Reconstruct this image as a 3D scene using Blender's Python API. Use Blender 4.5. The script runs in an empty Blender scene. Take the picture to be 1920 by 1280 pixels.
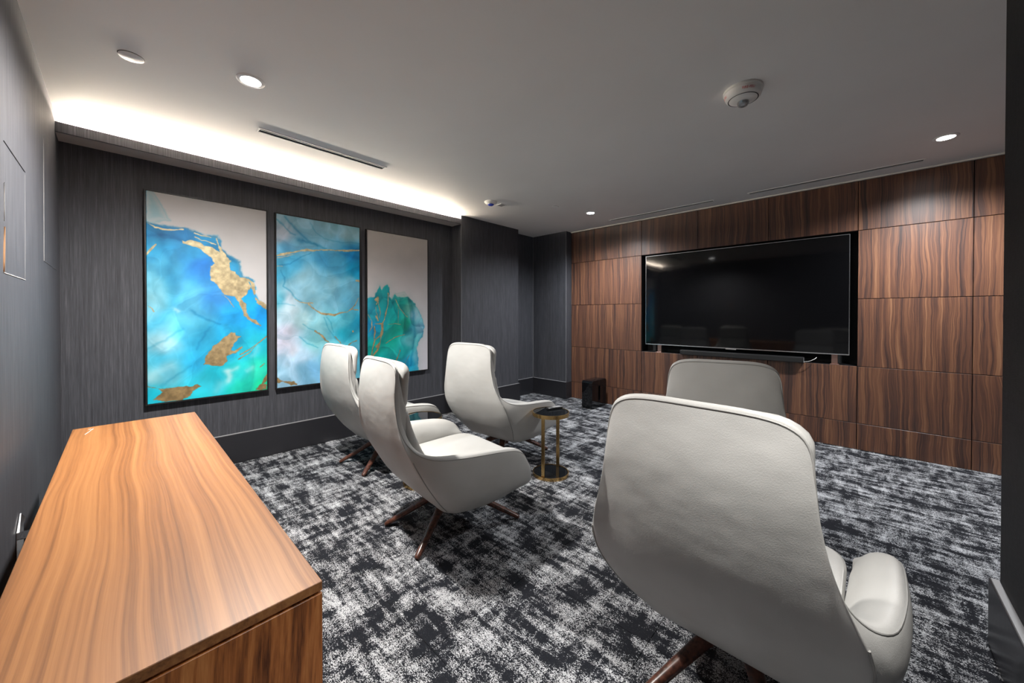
import bpy, bmesh, math, random
import numpy as np
from mathutils import Vector, Matrix

# ------------------------------------------------------------------ camera
scene = bpy.context.scene
COL = scene.collection
R = math.radians
CAM_H = 1.30
FPX, CYPX = 690.0, 596.5          # focal length and principal row, for a 1920 x 1280 frame
cam_data = bpy.data.cameras.new('camera')
cam_data.sensor_fit = 'HORIZONTAL'
cam_data.sensor_width = 36.0
cam_data.lens = FPX / 1920.0 * 36.0
cam_data.shift_y = (CYPX - 640.0) / 1920.0
cam_data.clip_start = 0.02
cam = bpy.data.objects.new('camera', cam_data)
COL.objects.link(cam)
cam.location = (0, 0, CAM_H)
cam.rotation_euler = (R(90 - 0.48), 0, R(43.33))
scene.camera = cam

# ------------------------------------------------------------------ world, view, room light
world = bpy.data.worlds.new('world')
scene.world = world
world.use_nodes = True
bg = world.node_tree.nodes['Background']
bg.inputs[0].default_value = (0.5, 0.55, 0.6, 1)
bg.inputs[1].default_value = 0.05
scene.view_settings.view_transform = 'Standard'
scene.view_settings.look = 'None'
scene.view_settings.gamma = 1.0
scene.view_settings.use_curve_mapping = False
scene.view_settings.exposure = 0.7
try:
    scene.cycles.max_bounces = 10
    scene.cycles.diffuse_bounces = 6
    scene.cycles.sample_clamp_indirect = 6.0
    scene.cycles.use_denoising = True
except Exception:
    pass
# recessed ceiling downlights: place, watts, colour, cone (the ones past the frame light the near chairs)
DOWNLIGHTS = [
    (-2.47, 0.50, 290, (1.0, 0.96, 0.91), 'bright recessed ceiling downlight above the wooden credenza'),
    (-2.50, 4.11, 150, (0.94, 0.97, 1.0), 'bright recessed ceiling downlight near the dark corner by the wood wall'),
    (0.456, 4.155, 175, (0.96, 0.98, 1.0), 'bright recessed ceiling downlight at the far right above the wood panels'),
    (0.20, 0.55, 160, (1.0, 0.97, 0.93), 'recessed ceiling downlight above the nearest chair, beyond the top edge'),
]
LED_STRENGTH = 420.0

# ------------------------------------------------------------------ room dimensions (metres)
XA = -3.985      # art wall
YB = -0.29       # back wall
YT = 4.88        # wood panel face
ZC = 2.605       # ceiling
XP = 0.405       # near wall on the right
YP = 2.34        # its far end
XR = 1.75        # right wall past it
XCOL = -3.79     # column and cove fascia face
YC0, YC1 = 3.05, 4.16
YSTUB, XSTUB = 4.74, -3.315
BBH = 0.26

# ------------------------------------------------------------------ helpers
def new_obj(name, me, mat=None, parent=None, loc=None, rot=None):
    o = bpy.data.objects.new(name, me)
    COL.objects.link(o)
    if mat is not None and me is not None and len(me.materials) == 0:
        me.materials.append(mat)
    if parent is not None:
        o.parent = parent
    if loc is not None:
        o.location = loc
    if rot is not None:
        o.rotation_euler = rot
    return o

def bm_obj(name, bm, mat=None, parent=None, loc=None, rot=None, smooth=None):
    me = bpy.data.meshes.new(name)
    bmesh.ops.recalc_face_normals(bm, faces=bm.faces)
    bm.to_mesh(me)
    bm.free()
    if smooth is not None:
        shade(me, smooth)
    return new_obj(name, me, mat, parent, loc, rot)

def shade(me, angle):
    for p in me.polygons:
        p.use_smooth = True
    if angle < 179:
        bm = bmesh.new(); bm.from_mesh(me)
        for e in bm.edges:
            if len(e.link_faces) == 2 and e.calc_face_angle(0) > R(angle):
                e.smooth = False
        bm.to_mesh(me); bm.free()

def add_box(bm, x0, x1, y0, y1, z0, z1, bev=0.0, seg=1):
    r = bmesh.ops.create_cube(bm, size=1.0)
    vs = r['verts']
    for v in vs:
        v.co = Vector(((x0 + x1) / 2 + v.co.x * (x1 - x0), (y0 + y1) / 2 + v.co.y * (y1 - y0), (z0 + z1) / 2 + v.co.z * (z1 - z0)))
    if bev > 0:
        es = list({e for v in vs for e in v.link_edges})
        bmesh.ops.bevel(bm, geom=es, offset=bev, segments=seg, affect='EDGES', profile=0.5)

def box_obj(name, dims, mat, parent=None, bev=0.0, seg=1, loc=None, rot=None, smooth=None):
    bm = bmesh.new()
    add_box(bm, *dims, bev=bev, seg=seg)
    return bm_obj(name, bm, mat, parent, loc, rot, smooth)

def add_lathe(bm, prof, n=48, cx=0, cy=0, cap=False):
    rings = []
    for (r, z) in prof:
        if r < 1e-6:
            rings.append([bm.verts.new((cx, cy, z))])
        else:
            rings.append([bm.verts.new((cx + r * math.cos(2 * math.pi * k / n), cy + r * math.sin(2 * math.pi * k / n), z)) for k in range(n)])
    for a, b in zip(rings[:-1], rings[1:]):
        for k in range(n):
            k2 = (k + 1) % n
            if len(a) == 1 and len(b) == 1:
                continue
            if len(a) == 1:
                bm.faces.new((a[0], b[k], b[k2]))
            elif len(b) == 1:
                bm.faces.new((a[k], a[k2], b[0]))
            else:
                bm.faces.new((a[k], a[k2], b[k2], b[k]))

def lathe_obj(name, prof, mat, parent=None, n=48, loc=None, smooth=35):
    bm = bmesh.new()
    add_lathe(bm, prof, n)
    return bm_obj(name, bm, mat, parent, loc, None, smooth)

def add_tube(bm, pts, rad, n=8, flat=None):
    pts = [Vector(p) for p in pts]
    rings = []
    up = Vector((0, 0, 1))
    for i, p in enumerate(pts):
        t = (pts[min(i + 1, len(pts) - 1)] - pts[max(i - 1, 0)]).normalized()
        s = t.cross(up)
        if s.length < 1e-3:
            s = t.cross(Vector((1, 0, 0)))
        s.normalize()
        u = s.cross(t)
        r = rad[i] if isinstance(rad, (list, tuple)) else rad
        ra, rb = r if isinstance(r, tuple) else (r, r)
        rings.append([bm.verts.new(p + s * ra * math.cos(2 * math.pi * k / n) + u * rb * math.sin(2 * math.pi * k / n)) for k in range(n)])
    for a, b in zip(rings[:-1], rings[1:]):
        for k in range(n):
            bm.faces.new((a[k], a[(k + 1) % n], b[(k + 1) % n], b[k]))
    bm.faces.new(rings[0]); bm.faces.new(list(reversed(rings[-1])))

def tube_obj(name, pts, rad, mat, parent=None, n=8):
    bm = bmesh.new()
    add_tube(bm, pts, rad, n)
    return bm_obj(name, bm, mat, parent, smooth=60)

def catmull(P, sub):
    """P: array (n, ...) of control points -> dense samples through them"""
    P = np.asarray(P, float)
    n = len(P)
    out = []
    for i in range(n - 1):
        p0 = P[i - 1] if i > 0 else 2 * P[0] - P[1]
        p1, p2 = P[i], P[i + 1]
        p3 = P[i + 2] if i + 2 < n else 2 * P[-1] - P[-2]
        for k in range(sub):
            t = k / sub
            out.append(0.5 * (2 * p1 + (p2 - p0) * t + (2 * p0 - 5 * p1 + 4 * p2 - p3) * t * t + (3 * p1 - p0 - 3 * p2 + p3) * t ** 3))
    out.append(P[-1])
    return np.array(out)

def tag(o, label=None, cat=None, group=None, kind=None):
    if label: o['label'] = label
    if cat: o['category'] = cat
    if group: o['group'] = group
    if kind: o['kind'] = kind
    return o

def thing(name, label, cat, loc=(0, 0, 0), rotz=0.0, group=None):
    o = bpy.data.objects.new(name, None)
    COL.objects.link(o)
    o.empty_display_size = 0.1
    o.location = loc
    o.rotation_euler = (0, 0, rotz)
    return tag(o, label, cat, group)

def struct(o):
    o['kind'] = 'structure'
    return o

def copy_tree(o, parent=None):
    c = o.copy()
    COL.objects.link(c)
    c.parent = parent
    for ch in list(o.children):
        copy_tree(ch, c)
    return c

# ------------------------------------------------------------------ materials
class NT:
    def __init__(self, name):
        self.m = bpy.data.materials.new(name)
        self.m.use_nodes = True
        self.t = self.m.node_tree
        self.b = self.t.nodes['Principled BSDF']
        self.out = self.t.nodes['Material Output']
    def n(self, kind, **kw):
        nd = self.t.nodes.new(kind)
        for k, v in kw.items():
            if k.startswith('i_'):
                key = k[2:].replace('_', ' ')
                nd.inputs[int(key) if key.isdigit() else key].default_value = v
            else:
                setattr(nd, k, v)
        return nd
    def l(self, a, b):
        self.t.links.new(a, b)
    def set(self, **kw):
        for k, v in kw.items():
            self.b.inputs[k.replace('_', ' ')].default_value = v
        return self
    def math(self, op, a, b=None, clamp=False):
        nd = self.n('ShaderNodeMath', operation=op, use_clamp=clamp)
        for i, x in enumerate((a, b)):
            if x is None: continue
            if isinstance(x, (int, float)): nd.inputs[i].default_value = x
            else: self.l(x, nd.inputs[i])
        return nd.outputs[0]
    def mapped(self, scale, src='pos', add=None):
        if src == 'pos':
            v = self.n('ShaderNodeNewGeometry').outputs['Position']
        else:
            v = self.n('ShaderNodeTexCoord').outputs['Object']
        if add is not None:
            va = self.n('ShaderNodeVectorMath', operation='ADD')
            self.l(v, va.inputs[0]); self.l(add, va.inputs[1])
            v = va.outputs[0]
        mp = self.n('ShaderNodeMapping')
        mp.inputs['Scale'].default_value = scale
        self.l(v, mp.inputs['Vector'])
        return mp.outputs[0]
    def noise(self, vec, scale=1.0, detail=3.0, rough=0.5, dist=0.0):
        nd = self.n('ShaderNodeTexNoise')
        nd.inputs['Scale'].default_value = scale
        nd.inputs['Detail'].default_value = detail
        nd.inputs['Roughness'].default_value = rough
        nd.inputs['Distortion'].default_value = dist
        self.l(vec, nd.inputs['Vector'])
        return nd.outputs['Fac']
    def ramp(self, fac, stops, interp='LINEAR'):
        nd = self.n('ShaderNodeValToRGB')
        nd.color_ramp.interpolation = interp
        el = nd.color_ramp.elements
        while len(el) > 1: el.remove(el[-1])
        el[0].position = stops[0][0]; el[0].color = (*stops[0][1], 1)
        for p, c in stops[1:]:
            e = el.new(p); e.color = (*c, 1)
        self.l(fac, nd.inputs[0])
        return nd.outputs[0]
    def bump(self, h, strength=0.3, dist=0.01):
        nd = self.n('ShaderNodeBump')
        nd.inputs['Strength'].default_value = strength
        nd.inputs['Distance'].default_value = dist
        self.l(h, nd.inputs['Height'])
        self.l(nd.outputs[0], self.b.inputs['Normal'])
    def rand(self, k=20.0):
        r = self.n('ShaderNodeObjectInfo').outputs['Random']
        a = self.math('MULTIPLY', r, k)
        c = self.n('ShaderNodeCombineXYZ')
        self.l(a, c.inputs[0]); self.l(a, c.inputs[1]); self.l(a, c.inputs[2])
        return c.outputs[0]

def plain(name, col, rough=0.5, metal=0.0, **kw):
    t = NT(name)
    t.set(Base_Color=(*col, 1), Roughness=rough, Metallic=metal)
    v = t.noise(t.mapped((1, 1, 1), 'obj'), 60, 2)
    rr = t.n('ShaderNodeMapRange')
    rr.inputs['To Min'].default_value = rough * 0.92
    rr.inputs['To Max'].default_value = min(1, rough * 1.08)
    t.l(v, rr.inputs[0]); t.l(rr.outputs[0], t.b.inputs['Roughness'])
    for k, x in kw.items():
        t.b.inputs[k.replace('_', ' ')].default_value = x
    return t.m

def emit(name, col, s):
    t = NT(name)
    t.set(Base_Color=(0.8, 0.8, 0.8, 1), Emission_Color=(*col, 1), Emission_Strength=s)
    return t.m

M = {}
# wallpaper: dark slate with fine vertical threads
t = NT('wallpaper')
n1 = t.noise(t.mapped((330, 330, 6)), 1, 3, 0.6)
n2 = t.noise(t.mapped((90, 90, 1.6)), 1, 2, 0.5)
s = t.math('ADD', t.math('MULTIPLY', n1, 0.65), t.math('MULTIPLY', n2, 0.35))
t.l(t.ramp(s, [(0.32, (0.032, 0.033, 0.039)), (0.5, (0.054, 0.056, 0.066)), (0.68, (0.098, 0.100, 0.114))]), t.b.inputs['Base Color'])
t.set(Roughness=0.62, Specular_IOR_Level=0.35)
t.bump(s, 0.25, 0.002)
M['wallpaper'] = t.m
# woven covering of the entry wall, its low light put into the near-black colour
t = NT('shaded_weave')
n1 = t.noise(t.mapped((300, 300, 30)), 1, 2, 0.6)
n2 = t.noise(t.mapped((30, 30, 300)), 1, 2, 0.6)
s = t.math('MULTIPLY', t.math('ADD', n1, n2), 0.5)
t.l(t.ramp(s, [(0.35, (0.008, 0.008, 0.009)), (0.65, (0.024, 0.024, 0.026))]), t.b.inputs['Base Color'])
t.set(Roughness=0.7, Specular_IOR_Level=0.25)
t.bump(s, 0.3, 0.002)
M['shaded_weave'] = t.m
# ceiling
t = NT('ceiling_paint')
n1 = t.noise(t.mapped((1.2, 1.2, 1.2)), 1, 3)
t.l(t.ramp(n1, [(0.3, (0.80, 0.785, 0.77)), (0.7, (0.85, 0.835, 0.82))]), t.b.inputs['Base Color'])
t.set(Roughness=0.65)
M['ceiling'] = t.m
M['soffit'] = plain('soffit_paint', (0.50, 0.46, 0.44), 0.6)
# macassar style wood panels, vertical grain
t = NT('wood_panel')
rnd = t.rand(37.0)
warp = t.noise(t.mapped((5, 5, 1.6), add=rnd), 1, 3, 0.55)
va = t.n('ShaderNodeVectorMath', operation='SCALE'); va.inputs['Scale'].default_value = 0.085
cx = t.n('ShaderNodeCombineXYZ'); t.l(warp, cx.inputs[0]); t.l(cx.outputs[0], va.inputs[0])
ad = t.n('ShaderNodeVectorMath', operation='ADD'); t.l(va.outputs[0], ad.inputs[0]); t.l(rnd, ad.inputs[1])
g1 = t.noise(t.mapped((27, 3, 0.5), add=ad.outputs[0]), 1, 3, 0.55)
g2 = t.noise(t.mapped((125, 6, 0.9), add=ad.outputs[0]), 1, 3, 0.6)
g3 = t.noise(t.mapped((420, 30, 6), add=ad.outputs[0]), 1, 2, 0.6)
s = t.math('ADD', t.math('ADD', t.math('MULTIPLY', g1, 0.47), t.math('MULTIPLY', g2, 0.42)), t.math('MULTIPLY', g3, 0.10))
t.l(t.ramp(s, [(0.35, (0.030, 0.019, 0.018)), (0.43, (0.070, 0.036, 0.028)), (0.50, (0.125, 0.056, 0.035)), (0.57, (0.190, 0.088, 0.048)), (0.67, (0.30, 0.155, 0.085))]), t.b.inputs['Base Color'])
t.set(Roughness=0.38, Specular_IOR_Level=0.5)
t.bump(g3, 0.05, 0.001)
M['wood_panel'] = t.m

def walnut(name, lo, mid, hi, rough, vertical):
    """flat-cut veneer: grain along X (top) or Z (ends), wandering gently"""
    t = NT(name)
    L = (0.9, 2.2, 2.2) if not vertical else (2.2, 2.2, 0.9)
    warp = t.math('SUBTRACT', t.noise(t.mapped(L), 1, 2, 0.45), 0.5)
    sc = t.n('ShaderNodeCombineXYZ')
    wv = t.math('MULTIPLY', warp, 0.10)
    t.l(wv, sc.inputs[1])
    if vertical: t.l(wv, sc.inputs[0])
    def mp(a, c):
        return t.mapped((a, c, c) if not vertical else (c, c, a), add=sc.outputs[0])
    broad = t.noise(mp(0.22, 7), 1, 2, 0.5)
    band = t.noise(mp(0.35, 26), 1, 3, 0.55)
    line = t.noise(mp(0.6, 110), 1, 3, 0.6)
    pore = t.noise(mp(9, 600), 1, 2, 0.6)
    s = t.math('ADD', t.math('MULTIPLY', broad, 0.24), t.math('MULTIPLY', band, 0.30))
    s = t.math('ADD', s, t.math('MULTIPLY', line, 0.36))
    s = t.math('ADD', s, t.math('MULTIPLY', pore, 0.10))
    t.l(t.ramp(s, [(0.39, lo), (0.50, mid), (0.62, hi)]), t.b.inputs['Base Color'])
    t.set(Roughness=rough, Specular_IOR_Level=0.3)
    return t.m
M['walnut_top'] = walnut('walnut_veneer_top', (0.17, 0.068, 0.024), (0.315, 0.132, 0.045), (0.42, 0.192, 0.068), 0.38, False)
M['walnut_side'] = walnut('walnut_veneer_side', (0.10, 0.030, 0.009), (0.40, 0.135, 0.036), (0.62, 0.26, 0.080), 0.35, True)
# carpet tiles
t = NT('carpet')
a1 = t.noise(t.mapped((5.5, 27, 1)), 1, 5, 0.6, 0.3)
a2 = t.noise(t.mapped((23, 6.5, 1)), 1, 5, 0.6, 0.3)
a3 = t.noise(t.mapped((5.0, 6.5, 1)), 1, 4, 0.55)
sp = t.n('ShaderNodeTexVoronoi'); sp.inputs['Scale'].default_value = 1.0
t.l(t.mapped((330, 470, 1)), sp.inputs['Vector'])
spk = t.n('ShaderNodeSeparateColor'); t.l(sp.outputs['Color'], spk.inputs[0])
s = t.math('ADD', t.math('MULTIPLY', a1, 0.38), t.math('MULTIPLY', a2, 0.30))
s = t.math('ADD', s, t.math('MULTIPLY', a3, 0.32))
pr = t.n('ShaderNodeMapRange'); pr.inputs['From Min'].default_value = 0.445; pr.inputs['From Max'].default_value = 0.645; pr.inputs['To Min'].default_value = 0.06
t.l(s, pr.inputs[0])
df = t.math('SUBTRACT', pr.outputs[0], t.math('MULTIPLY', spk.outputs[0], 0.85))
fac = t.math('ADD', t.math('MULTIPLY', df, 1.6), 0.36, True)
t.l(t.ramp(fac, [(0.30, (0.012, 0.013, 0.017)), (0.46, (0.034, 0.036, 0.043)), (0.56, (0.28, 0.29, 0.31)), (0.80, (0.50, 0.51, 0.53))]), t.b.inputs['Base Color'])
t.set(Roughness=0.95, Specular_IOR_Level=0.15)
t.bump(spk.outputs[0], 0.35, 0.003)
M['carpet'] = t.m
# leather
t = NT('pale_leather')
n0 = t.noise(t.mapped((4, 4, 4), 'obj'), 1, 2)
n1 = t.noise(t.mapped((330, 330, 330), 'obj'), 1, 2, 0.6)
n2 = t.noise(t.mapped((5, 5, 7), 'obj', add=t.rand(9.0)), 1, 2, 0.5)
t.l(t.ramp(n0, [(0.3, (0.50, 0.495, 0.475)), (0.7, (0.56, 0.555, 0.535))]), t.b.inputs['Base Color'])
t.set(Roughness=0.42, Specular_IOR_Level=0.45)
t.bump(t.math('ADD', t.math('MULTIPLY', n1, 0.06), t.math('MULTIPLY', n2, 1.0)), 0.35, 0.02)
M['leather'] = t.m
M['piping'] = plain('leather_piping', (0.36, 0.355, 0.34), 0.5)
t = NT('leg_wood')
g = t.noise(t.mapped((60, 60, 60), 'obj'), 1, 3)
t.l(t.ramp(g, [(0.35, (0.035, 0.014, 0.010)), (0.65, (0.13, 0.048, 0.030))]), t.b.inputs['Base Color'])
t.set(Roughness=0.28)
M['leg'] = t.m
M['black_gloss'] = plain('black_gloss', (0.006, 0.006, 0.007), 0.06)
M['black_glass'] = plain('black_glass', (0.004, 0.005, 0.006), 0.03)
M['screen'] = plain('tv_screen', (0.003, 0.003, 0.0035), 0.06, 0.0, Specular_IOR_Level=0.3)
M['black_matte'] = plain('black_matte', (0.006, 0.006, 0.006), 0.7)
M['black_plastic'] = plain('black_plastic', (0.012, 0.012, 0.013), 0.4)
M['baseboard'] = plain('baseboard_paint', (0.022, 0.022, 0.026), 0.32)
M['frame_black'] = plain('frame_black', (0.012, 0.011, 0.011), 0.4)
M['brass'] = plain('brass', (0.55, 0.36, 0.15), 0.25, 1.0)
M['steel'] = plain('steel', (0.62, 0.63, 0.65), 0.25, 1.0)
M['copper_metal'] = plain('rose_metal', (0.42, 0.27, 0.23), 0.35, 1.0)
M['white_plastic'] = plain('white_plastic', (0.78, 0.77, 0.75), 0.35)
M['grey_plastic'] = plain('grey_plastic', (0.30, 0.29, 0.30), 0.5)
M['trim_pale'] = plain('trim_pale', (0.85, 0.80, 0.73), 0.45)
M['white_metal'] = plain('white_metal', (0.84, 0.83, 0.82), 0.4)
M['red_print'] = plain('red_print', (0.70, 0.03, 0.03), 0.5)
M['blue_lens'] = plain('blue_lens', (0.06, 0.10, 0.55), 0.2)
M['clear_lens'] = plain('strobe_lens', (0.75, 0.78, 0.80), 0.05, 0.0, Transmission_Weight=0.8)
M['lamp_lens'] = emit('lamp_lens', (1.0, 0.98, 0.95), 30.0)
M['led'] = emit('led_tape', (1.0, 0.86, 0.70), LED_STRENGTH)
M['caulk_glint'] = plain('caulk_and_highlight', (0.30, 0.30, 0.31), 0.4)  # painted highlight on baseboard tops, also the real corner beads
M['plaster'] = plain('plaster', (0.62, 0.62, 0.60), 0.8)
M['cut_pale'] = plain('cut_paper', (0.22, 0.22, 0.22), 0.8)
M['cardboard'] = plain('cardboard_edge', (0.30, 0.15, 0.06), 0.8)
M['slit'] = plain('slit_dark', (0.008, 0.008, 0.009), 0.8)
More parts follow.
